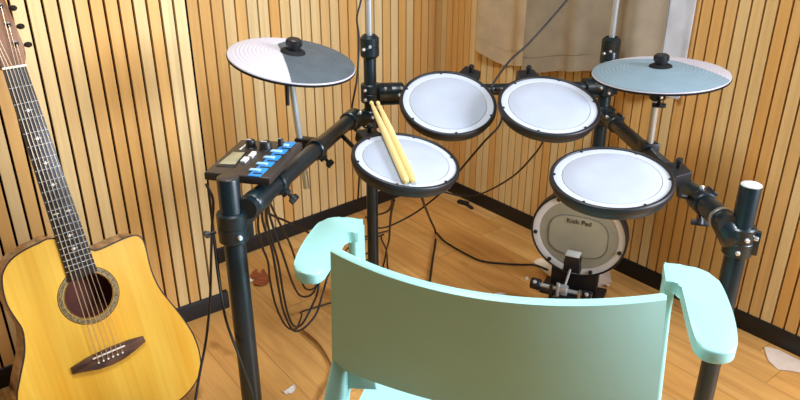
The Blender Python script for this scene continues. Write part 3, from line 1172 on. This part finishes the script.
for a in (60, 120, 186, 232, 292, 346):
    aa = R(a)
    bm = bmesh.new()
    lathe(bm, [(0, .006), (.004, .006), (.0065, .004), (.0065, -.002), (0, -.002)], T(KR * .895 * math.cos(aa), KR * .895 * math.sin(aa), .0015), 14)
    obj('tension_lug', bm, M['blackp'], kick)
# stand below, built in world coordinates then brought to the pad frame
kinv = km.inverted()
rx = Vector((yx.cross(kn).x, yx.cross(kn).y, 0)).normalized()
kf = Vector((kc.x, kc.y, 0))
wm = mtx(kf - khz * .03, rx, -khz, ZUP)
bm = bmesh.new()
box(bm, (.15, .03, kc.z - .06), wm @ T(0, 0.0, (kc.z - .06) / 2 + .004), .004)
bm.transform(kinv)
obj('stand_panel', bm, M['blackp'], kick)
bm = bmesh.new()
box(bm, (.20, .10, .012), wm @ T(0, 0.0, .008), .003)
bm.transform(kinv)
obj('base_plate', bm, M['blackp'], kick)
# --------------------------------------------------------------- kick pedal
pm = mtx(kf + khz * .13, rx, -khz, ZUP)        # x right, y to the pad, z up
ped = thing('kick_pedal', 'black and chrome kick pedal with its beater against the kick drum pad', 'drum pedal', pm)
bm = bmesh.new()
box(bm, (.085, .26, .006), T(0, -.075, .004), .002)
obj('base_plate', bm, M['blackp'], ped)
bm = bmesh.new()
prism(bm, [(-.035, 0), (.035, 0), (.040, -.1), (.036, -.2), (-.036, -.2), (-.040, -.1)], 0, .008, T(0, .01, .055) @ Matrix.Rotation(R(10), 4, 'X'), .002)
obj('footboard', bm, M['blackp'], ped)
AX = .085
for sx in (-1, 1):
    bm = bmesh.new()
    box(bm, (.010, .024, AX + .004), T(sx * .043, .02, AX / 2 + .005), .003)
    obj('upright', bm, M['steel'] if sx > 0 else M['blackp'], ped)
bm = bmesh.new()
tube(bm, [(-.085, .02, AX), (.062, .02, AX)], .0065, 14)
ax = obj('axle', bm, M['chrome'], ped)
bm = bmesh.new()
for x0, x1, r in ((-.108, -.078, .018), (.052, .080, .014)):
    lathe(bm, [(0, 0), (r * .9, 0), (r, .003), (r, x1 - x0 - .003), (r * .9, x1 - x0), (0, x1 - x0)], T(x0, .02, AX) @ Matrix.Rotation(PI / 2, 4, 'Y'), 18)
b2 = bmesh.new()
bm.free()
for x0, x1, r in ((-.108, -.078, .018), (.052, .080, .014)):
    bm = bmesh.new()
    lathe(bm, [(0, 0), (r * .9, 0), (r, .003), (r, x1 - x0 - .003), (r * .9, x1 - x0), (0, x1 - x0)], T(x0, .02, AX) @ Matrix.Rotation(PI / 2, 4, 'Y'), 18)
    hb = obj('axle_hub', bm, M['blackp'], ped)
    bm = bmesh.new()
    lathe(bm, [(0, .005), (.004, .005), (.006, .003), (.006, 0), (0, 0)], T((x0 + x1) / 2, .006, AX + r * .75) @ Matrix.Rotation(R(50), 4, 'X'), 12)
    obj('bolt', bm, M['bolt'], hb)
bm = bmesh.new()
box(bm, (.026, .022, .030), T(-.006, .02, AX), .004)
tube(bm, [(-.022, .014, AX - .02), (-.022, .014, AX + .022)], .006, 12)
obj('beater_hub', bm, M['chrome'], ped)
bt = Vector((.004, .066, .160))
bm = bmesh.new()
tube(bm, [(-.006, .02, AX), bt], .0038, 12)
obj('beater_shaft', bm, M['chrome'], ped)
bm = bmesh.new()
bx = T(*bt) @ Matrix.Rotation(R(8), 4, 'X')
prism(bm, [(-.027, -.034), (-.020, .0), (-.022, .024), (.022, .024), (.020, .0), (.027, -.034)], -.016, .016, bx @ Matrix.Rotation(PI / 2, 4, 'X') @ T(0, .006, 0), .004)
be = obj('beater', bm, M['blackp'], ped)
bm = bmesh.new()
box(bm, (.043, .030, .005), bx @ T(0, 0, .0325), .0015)
t_ = obj('beater_tip', bm, M['btn'], be)
t_['label'] = 'white felt top edge of the beater'
bm = bmesh.new()
pts = [(.062 + .0085 * math.cos(a), .02 + .0085 * math.sin(a), AX - .062 + a * .0011) for a in (k * .5 for k in range(100))]
tube(bm, pts, .0014, 5)
obj('spring', bm, M['chrome'], ped)
bm = bmesh.new()
box(bm, (.060, .03, .02), T(0, .07, .022), .004)
obj('hoop_clamp', bm, M['blackp'], ped)
bm = bmesh.new()
box(bm, (.27, .022, .010), T(.03, .028, .012), .003)
st = obj('stabiliser_bar', bm, M['blackp'], ped)
bm = bmesh.new()
lathe(bm, [(0, .008), (.007, .007), (.008, 0), (0, 0)], T(.115, .028, .017), 14)
obj('bolt', bm, M['bolt'], st)

# -------------------------------------------------------------------- chair
psi = R(16.5)
rv, fv = Vector((math.cos(psi), -math.sin(psi), 0)), Vector((math.sin(psi), math.cos(psi), 0))
chm = mtx(Vector((.095, .6955, 0)), rv, fv, ZUP)
chair = thing('plastic_armchair', 'mint green plastic armchair seen from behind, facing the drum pads', 'chair', chm)

def sheet(name, fn, nu, nv, th, m, parent, bev=.004):
    """thick curved shell: fn(u,v) -> (point, normal); rounded rim"""
    bm = bmesh.new()
    def grid(off, shrink):
        return [[bm.verts.new(fn(shrink + (1 - 2 * shrink) * i / nu, shrink + (1 - 2 * shrink) * j / nv, off)) for j in range(nv + 1)] for i in range(nu + 1)]
    a = grid(th / 2, .006)
    b = grid(-th / 2, .006)
    for q, flip in ((a, 0), (b, 1)):
        for i in range(nu):
            for j in range(nv):
                f = (q[i][j], q[i + 1][j], q[i + 1][j + 1], q[i][j + 1])
                bm.faces.new(f[::-1] if flip else f)
    loop = lambda q: [q[i][0] for i in range(nu)] + [q[nu][j] for j in range(nv)] + [q[i][nv] for i in range(nu, 0, -1)] + [q[0][j] for j in range(nv, 0, -1)]
    c = grid(0, 0)
    lc = loop(c)
    keep = set(lc)
    la, lb = loop(a), loop(b)
    L = len(lc)
    for k in range(L):
        k2 = (k + 1) % L
        bm.faces.new((la[k], lc[k], lc[k2], la[k2]))
        bm.faces.new((lc[k], lb[k], lb[k2], lc[k2]))
    bmesh.ops.delete(bm, geom=[v for row in c for v in row if v not in keep], context='VERTS')
    return obj(name, bm, m, parent, 50)

HT, HB = .75, .535
def back_fn(u, v, off):
    # u across, v up;   local x right, y forward
    x = -1 + 2 * u
    hw = .232 + (.2135 - .232) * v
    px = x * hw - .012 * v * 0
    rec = .054 * (1 - v)
    curve = (.036 + .026 * v) * x * x
    z = HB + (HT - HB) * v + .006 * (1 - x * x) * (1 - v) * 0
    y = rec + curve
    nrm = Vector((-.124 * x / hw * .9, 1, .31)).normalized()
    return Vector((px, y, z)) + nrm * off
sheet('backrest', back_fn, 28, 10, .011, M['chair'], chair)

def seat_fn(u, v, off):
    x = -1 + 2 * u
    y = .02 + .42 * v
    hw = .198 + .012 * math.sin(PI * v)
    z = .425 + .012 * x * x - .022 * max(0, v - .82) / .18 * max(0, v - .82) / .18 + .012 * max(0, .3 - v) / .3
    return Vector((x * hw, y + .05 * x * x * (1 - v) * 0, z)) + Vector((0, 0, 1)) * off
sheet('seat', seat_fn, 20, 16, .012, M['chair'], chair)
bm = bmesh.new()
for sx in (-1, 1):
    box(bm, (.014, .38, .045), T(sx * .192, .235, .402), .003)
box(bm, (.56, .014, .045), T(-.023, .388, .395), .003)
box(bm, (.44, .014, .040), T(0, .10, .400), .003)
obj('seat_frame', bm, M['chair'], chair)

def cr(poly, n=3):
    P = [Vector((x, y, 0)) for x, y in poly]
    L = len(P)
    out = []
    for i in range(L):
        a, b, c, d = P[i - 1], P[i], P[(i + 1) % L], P[(i + 2) % L]
        for k in range(n):
            t = k / n
            q_ = .5 * ((2 * b) + (c - a) * t + (2 * a - 5 * b + 4 * c - d) * t * t + (3 * b - a - 3 * c + d) * t ** 3)
            out.append((q_.x, q_.y))
    return out

def bar(bm, stations):
    """rectangular section beam through (centre, halfx, halfy) stations with rounded corners"""
    rings = []
    for c, hx, hy in stations:
        r = min(hx, hy) * .45
        ring = []
        for sx, sy, a0 in ((1, 1, 0), (-1, 1, 90), (-1, -1, 180), (1, -1, 270)):
            for k in range(3):
                a = R(a0 + 45 * k)
                ring.append(bm.verts.new(Vector(c) + Vector((sx * (hx - r) + r * math.cos(a), sy * (hy - r) + r * math.sin(a), 0))))
        rings.append(ring)
    for a, b in zip(rings, rings[1:]):
        for k in range(12):
            bm.faces.new((a[k], a[(k + 1) % 12], b[(k + 1) % 12], b[k]))
    bm.faces.new(rings[0][::-1])
    bm.faces.new(rings[-1])
for sx in (-1, 1):
    # rear leg: sweeps back to the floor, carries the backrest corner
    bm = bmesh.new()
    bar(bm, [((sx * .258, .035, 0), .017, .02), ((sx * .246, .060, .25), .018, .024), ((sx * .234, .078, .42), .018, .028), ((sx * .222, .085, .50), .016, .020), ((sx * .219, .090, .548), .011, .008)])
    obj('leg', bm, M['chair'], chair, 50)
    bm = bmesh.new()
    # short web that ties the leg to the seat under the backrest corner
    web = bmesh.new()
    prism(web, [(.160, .503), (.205, .500), (.236, .47), (.232, .540), (.165, .537)], -.007, .007, T(0, .092, 0) @ Matrix(((sx, 0, 0, 0), (0, 0, 1, 0), (0, 1, 0, 0), (0, 0, 0, 1))), .003)
    obj('web', web, M['chair'], chair, 50)
    bm = bmesh.new()
    dx, dy = (0, 0) if sx > 0 else (.046, .016)
    cx = sx * (.257 + dx)
    bm2 = [((sx * .275, .43 + dy, 0), .017, .02), ((sx * .272, .40 + dy, .2), .019, .026), ((cx, .372 + dy, .42), .016, .034), ((cx, .374 + dy * 1.4, .55), .0088, .025), ((cx, .374 + dy * 1.4, .606), .0085, .0250)]
    bar(bm, bm2)
    obj('leg', bm, M['chair'], chair, 50)
    # arm: paddle that starts at the front post and sweeps to the rear
    ap = [(.2475, .397), (.2505, .4015), (.268, .4045), (.289, .404), (.312, .392), (.327, .374), (.334, .339), (.338, .275), (.337, .225), (.332, .184), (.322, .166), (.305, .159), (.287, .163), (.279, .180), (.275, .223), (.2725, .28), (.2705, .326), (.2685, .334), (.264, .3385), (.259, .340), (.2525, .340), (.2485, .342), (.2475, .347)]
    pts = [(sx * (x + dx * (y - .05) / .33), y + dy + (dy * (.4 - y) / .18)) for x, y in ap]
    if sx < 0:
        pts = pts[::-1]
    bm = bmesh.new()
    prism(bm, cr(pts), .597, .618, bev=.0035, seg=3)
    obj('armrest', bm, M['chair'], chair, 50)

# ----------------------------------------------------------------- curtains
wn_ = Vector((mB[0][1], mB[1][1], 0))          # into the wall
wx = Vector((mB[0][0], mB[1][0], 0))
def wall_pt(px, py, out):
    return on_plane(px, py, mB.to_translation() - wn_ * out, wn_)
def curtain(name, pxl, pxr, lower, ztop, m, label, folds, amp, out, th=.003):
    """cloth hanging in front of the right wall; lower = list of (px,py) along its bottom edge"""
    base = mB.to_translation() - wn_ * out
    low = []
    for px, py in lower:
        p = on_plane(px, py, base, wn_)
        low.append(((p - base).dot(wx), p.z))
    low.sort()
    u0, u1 = low[0][0], low[-1][0]
    def zl(u):
        for (a, za), (b, zb) in zip(low, low[1:]):
            if u <= b:
                return za + (zb - za) * (u - a) / max(1e-6, b - a)
        return low[-1][1]
    c = base + wx * (u0 + u1) / 2
    nu, nv = 64, 26
    bm = bmesh.new()
    def P(i, j, side):
        u = u0 + (u1 - u0) * i / nu
        s = i / nu
        z0 = zl(u)
        z = z0 + (ztop - z0) * (j / nv) ** 1.3
        w = amp * math.sin(2 * PI * folds * s + .6) + amp * .25 * math.sin(2 * PI * folds * 1.7 * s + 1.1 + z * 2.0)
        bulge = .010 * math.exp(-((z - z0 - .06) / .01) ** 2) * 0
        dd = w * (1 - .15 * math.cos(z * 5)) + bulge
        return base + wx * u - wn_ * (dd + side) + ZUP * (z - base.z)
    fr = [[bm.verts.new(P(i, j, th)) for j in range(nv + 1)] for i in range(nu + 1)]
    bk = [[bm.verts.new(P(i, j, 0)) for j in range(nv + 1)] for i in range(nu + 1)]
    for i in range(nu):
        for j in range(nv):
            bm.faces.new((fr[i][j], fr[i + 1][j], fr[i + 1][j + 1], fr[i][j + 1]))
            bm.faces.new((bk[i][j], bk[i][j + 1], bk[i + 1][j + 1], bk[i + 1][j]))
    for i in range(nu):
        bm.faces.new((fr[i][0], bk[i][0], bk[i + 1][0], fr[i + 1][0]))
        bm.faces.new((fr[i][nv], fr[i + 1][nv], bk[i + 1][nv], bk[i][nv]))
    for j in range(nv):
        bm.faces.new((fr[0][j], fr[0][j + 1], bk[0][j + 1], bk[0][j]))
        bm.faces.new((fr[nu][j], bk[nu][j], bk[nu][j + 1], fr[nu][j + 1]))
    t = thing(name, label, 'curtain', T(c.x, c.y, 0), world=True)
    o = obj('cloth', bm, m, t, 60)
    if name == 'curtain':
        hm = bmesh.new()
        tube(hm, [P(i, 0, th + .0008) + ZUP * .055 for i in range(0, nu + 1)], .0012, 5)
        obj('hem_stitch', hm, m, o)
    return t
curtain('curtain', 478, 525, [(478, 49), (489, 57), (502, 66), (514, 65.5), (526, 65)], 2.1, M['curtain'], 'left beige curtain panel with the slanting lower edge, behind the upper left pad', 1.2, .014, .036, )
curtain('curtain', 525, 656, [(524, 72), (540, 72.5), (560, 71), (590, 70.5), (625, 82), (653, 90)], 2.1, M['curtain2'], 'right taupe curtain panel hanging behind the right cymbal pad', 2.6, .013, .052)
curtain('white_curtain', 655, 690, [(651, 90), (662, 96), (678, 99.5), (682, 97)], 2.1, M['white'], 'narrow white curtain strip behind the right cymbal pad, beside the slatted wall', 1.1, .008, .020)

# ------------------------------------------------------------------- cables
def cable(pts, label, r=.0028, m='cable', n=8, group='cables around the drum rack', name='cable'):
    P = spline(pts, n)
    bm = bmesh.new()
    tube(bm, P, r, 8)
    loc_ = Vector(pts[0])
    return single(name, bm, M[m], label, 'cable', min(P, key=lambda p: p.z).copy(), group, 60)
FZ = .0055
def fl(px, py):
    return at_z(px, py, FZ)
# hanging by the rear-left post
cable([at(364, -25, 1.93), at(361, 0, 1.93), at(357, 18, 1.93), at(359, 40, 1.93), at(357, 78, 1.94), at(352, 108, 1.95), at(355, 124, 1.96), at(360, 150, 1.98), at(358, 200, 2.1)], 'black cable hanging left of the rear left rack post', .0028)
# long diagonal from the curtain
cable([at(585, -25, 1.9), at(567, 0, 1.9), at(530, 42, 1.88), at(510, 60.5, 1.86), at(493, 84, 1.83), at(492, 92, 1.83)], 'black cable running diagonally across the curtain to the gap between the upper pads', .003)
cable([at(499, 99, 1.84), at(501, 122, 1.85), at(483, 143, 1.87), at(461, 169, 1.98), at(446, 188, 2.08), at(418, 211, 2.18), at(392, 225, 2.2), at(379, 228, 2.2), at(370, 226, 2.2)], 'black cable curving from between the upper pads to the rear left post', .003)
cable([at(543, 132, 1.66), at(543, 141, 1.72), at(533, 156, 1.9), at(512, 177, 2.1), at(482, 193.5, 2.3), at(462, 196, 2.36), at(440, 191, 2.38)], 'thin cable curving from under the upper right pad to the wall corner', .0028)
# floor cables under the snare
cable([at(420, 190, 1.65), at(423, 201, 1.85), at(426, 209, 2.06), at(430, 219, 2.36), fl(435.5, 232), fl(435, 245), fl(433, 257), fl(430, 280), fl(428, 300), fl(432, 330)], 'black cable dropping below the drumstick pad and running along the floor toward the chair', .004)
cable([fl(437, 233), fl(443, 240), fl(452, 246), fl(466, 254), fl(482, 261), fl(503, 263.5), fl(520, 264.5), fl(535, 265), fl(548, 270)], 'black floor cable curving right to the kick drum pad', .0035)
cable([at(394, 200, 1.5), at(391, 214, 1.6), at(390, 225, 1.75), at(389, 240, 1.95), at(386.5, 250, 2.2), fl(383, 266), fl(374, 280), fl(370, 300)], 'black cable dropping under the drumstick pad beside the rear left post', .003)
cable([p + Vector((0, 0, .004 + dz)) for dz, p in zip((0, 0, 0, 0, 0, 0), (fl(384, 235), fl(381, 238), fl(386, 250), fl(387, 258), fl(388, 270), fl(394, 286)))], 'short black cable on the floor right of the rear left post', .003)
cable([at(392, 198, 1.6), at(391, 206, 1.75), at(384, 213, 1.95), fl(366, 217), fl(352, 222), fl(343, 228)], 'black cable from behind the rear left post along the back baseboard', .003)
# bundle hanging from the left arm
HK = [0]
def hang(pts, d0, d1, label):
    out = []
    for k, (x, y) in enumerate(pts):
        out.append(at(x, y, d0 + (d1 - d0) * k / (len(pts) - 1)))
    k = HK[0]
    HK[0] += 1
    e1 = fl(*[(336, 274), (340, 268), (345, 260), (362, 238), (355, 243), (303, 312)][k]) + Vector((0, 0, .002))
    out += [out[-1].lerp(e1, .6), e1, e1 + Vector((.10, .06, 0))]
    return cable(out, label, .0027)
b0 = 1.36
hang([(262, 205), (263, 222), (272, 250), (279, 290), (284, 312), (293, 330), (304, 328), (316, 314), (322, 296), (330, 270)], b0, 1.75, 'black cable loop hanging lowest under the left rack arm')
hang([(266, 205), (268, 226), (278, 262), (283, 292), (288, 314), (294, 326), (302, 324), (312, 306), (318, 290), (322, 262)], b0 + .02, 1.8, 'black cable loop just inside the lowest loop under the left arm')
hang([(268, 204), (271, 220), (284, 258), (293, 284), (301, 296), (312, 294), (318, 280), (322, 252)], b0 + .03, 1.85, 'middle black cable loop hanging under the left rack arm')
hang([(270, 203), (278, 220), (290, 244), (298, 268), (305, 288), (316, 286), (326, 262), (330, 240)], b0 + .07, 2.12, 'shallow black cable loop hanging behind the left chair armrest')
hang([(264, 206), (270, 214), (288, 222), (306, 231), (326, 246), (336, 258)], b0 + .05, 1.95, 'black cable running from the left rack arm over to the armrest')
hang([(259, 206), (258, 226), (262, 246), (268, 262), (270, 280), (276, 306), (286, 326), (296, 329), (300, 320)], b0 + .06, 1.9, 'black cable nearest the left front post, hanging from the arm')
# left of the front-left post
def drop(p, dx, dy):
    return [Vector((p.x + dx * .15, p.y + dy * .15, p.z * .4)), Vector((p.x + dx * .5, p.y + dy * .5, .012)), Vector((p.x + dx * 1.6, p.y + dy * 1.6, .006))]
gx = [(206, 184, 1.22), (213, 200, 1.24), (212, 228, 1.27), (211, 262, 1.30), (210, 300, 1.33), (206, 340, 1.33), (200, 372, 1.32), (195, 402, 1.31), (190, 440, 1.30)]
cable([at(*p) for p in gx] + drop(at(*gx[-1]), -.10, .02), 'black cable falling from the drum module beside the guitar', .0026)
gx = [(208, 186, 1.24), (212, 220, 1.28), (215, 250, 1.30), (219, 282, 1.31), (226, 320, 1.30), (239, 356, 1.26), (252, 392, 1.20), (262, 430, 1.16)]
cable([at(*p) for p in gx] + drop(at(*gx[-1]), .12, .05), 'black cable swinging across the foot of the left front post', .0026)
# brown lead by the chair
cable([fl(303, 330), fl(318, 343), fl(329, 360), fl(332, 372), fl(326, 385), fl(316, 402), fl(300, 430)], 'thin brown lead on the floor beside the left chair leg', .003, 'cablebr')

# ------------------------------------------------------------- floor litter
def scrap(name, pts, m, label, cat, lift=.004, th=.0008, curl=.006, res=3):
    P = [at_z(x, y, 0) for x, y in pts]
    c = sum(P, Vector()) / len(P)
    b = bmesh.new()
    vs = [b.verts.new(p - c) for p in P]
    b.faces.new(vs)
    bmesh.ops.triangulate(b, faces=b.faces[:])
    bmesh.ops.subdivide_edges(b, edges=b.edges[:], cuts=res, use_grid_fill=True)
    rmax = max(v.co.length for v in b.verts)
    for v in b.verts:
        v.co.z = .0006 + lift * .1 + curl * (v.co.length / rmax) ** 2 * (.5 + .5 * math.sin(9 * v.co.x / rmax + 5 * v.co.y / rmax))
    r_ = bmesh.ops.solidify(b, geom=b.faces[:], thickness=th)
    o = obj(name, b, m, None, 60)
    o.location = c
    return tag(o, label, cat)
scrap('paper_scrap', [(283, 393), (290, 388), (294, 385.5), (296, 387), (294, 393), (287, 395)], M['paper'], 'small torn white paper scrap on the floor between left post and chair', 'paper')
leafp = [(250, 276), (253, 271.5), (257, 270), (258, 273), (261, 274), (262, 270), (264, 269), (266, 273), (269, 277), (270, 282), (266, 286), (260, 287), (254, 286), (253, 282), (256, 280), (252, 279)]
scrap('dry_leaf', leafp, M['leaf'], 'crumpled reddish brown dry leaf on the floor beside the left front post', 'leaf', curl=.008, res=1)
scrap('paper_scrap', [(249, 279), (252, 279.5), (253, 282), (250, 282.5)], M['paper'], 'tiny white chip at the edge of the reddish brown leaf', 'paper', curl=.002)
scrap('paper_sheet', [(764, 348), (778, 350), (800, 361), (815, 370), (806, 374), (778, 370), (768, 361)], M['card'], 'pinkish white paper sheet lying against the right baseboard', 'paper', curl=.004)
scrap('cardboard_scrap', [(533, 262), (542, 258.5), (552, 267), (553, 279), (548, 276)], M['tape'], 'cream cardboard scrap on the floor left of the kick pad stand', 'paper', curl=.006)
scrap('crumpled_tissue', [(592, 274), (602, 273), (609, 275), (612, 282), (608, 288), (598, 289), (592, 286)], M['card'], 'pinkish crumpled tissue on the floor right of the kick pad stand', 'tissue', curl=.022)
scrap('paper_scrap', [(525, 277.5), (528, 277), (529, 280), (526, 280.5)], M['paper'], 'tiny white chip on the floor left of the kick pedal', 'paper', curl=.002)
scrap('paper_scrap', [(494, 294), (500, 292.5), (506, 294), (500, 296.5)], M['paper'], 'white paper bit on the floor just above the chair back edge', 'paper', curl=.002)
# little black clip by the back wall
bm = bmesh.new()
c1 = at_z(463, 204, 0)
box(bm, (.05, .022, .014), T(c1.x, c1.y, .0075) @ Matrix.Rotation(R(-35), 4, 'Z'), .004)
box(bm, (.03, .012, .010), T(c1.x + .028, c1.y - .045, .0055) @ Matrix.Rotation(R(-60), 4, 'Z'), .003)
box(bm, (.014, .05, .006), T(c1.x + .016, c1.y - .022, .006) @ Matrix.Rotation(R(35), 4, 'Z'), .002)
single('plastic_clip', bm, M['blackp'], 'small black plastic clip on the floor near the right baseboard', 'clip', Vector((c1.x, c1.y, 0)))

# ------------------------------------------------------------------- lights
def area(name, loc, target, size, power, color, sy=None):
    l = bpy.data.lights.new(name, 'AREA')
    l.energy = power
    l.color = color
    l.size = size
    if sy:
        l.shape = 'RECTANGLE'
        l.size_y = sy
    o = bpy.data.objects.new(name, l)
    COL.objects.link(o)
    o.location = loc
    d = Vector(target) - Vector(loc)
    o.rotation_euler = d.to_track_quat('-Z', 'Y').to_euler()
    return o
area('ceiling_lamp', (-.1, .97, 2.25), (-.1, .99, 0), .5, 31, (.95, .99, 1.03))
area('window_light', (2.3, .42, 1.5), (-.6, 1.5, .6), 1.1, 150, (.88, .96, 1.12))
w = bpy.data.worlds.new('world')
scene.world = w
w.use_nodes = True
w.node_tree.nodes['Background'].inputs['Color'].default_value = (1, .96, .88, 1)
w.node_tree.nodes['Background'].inputs['Strength'].default_value = .11

vs = scene.view_settings
vs.view_transform = 'Standard'
vs.look = 'None'
vs.gamma = 1
vs.use_curve_mapping = False
vs.exposure = 0.0
scene.cycles.use_denoising = True
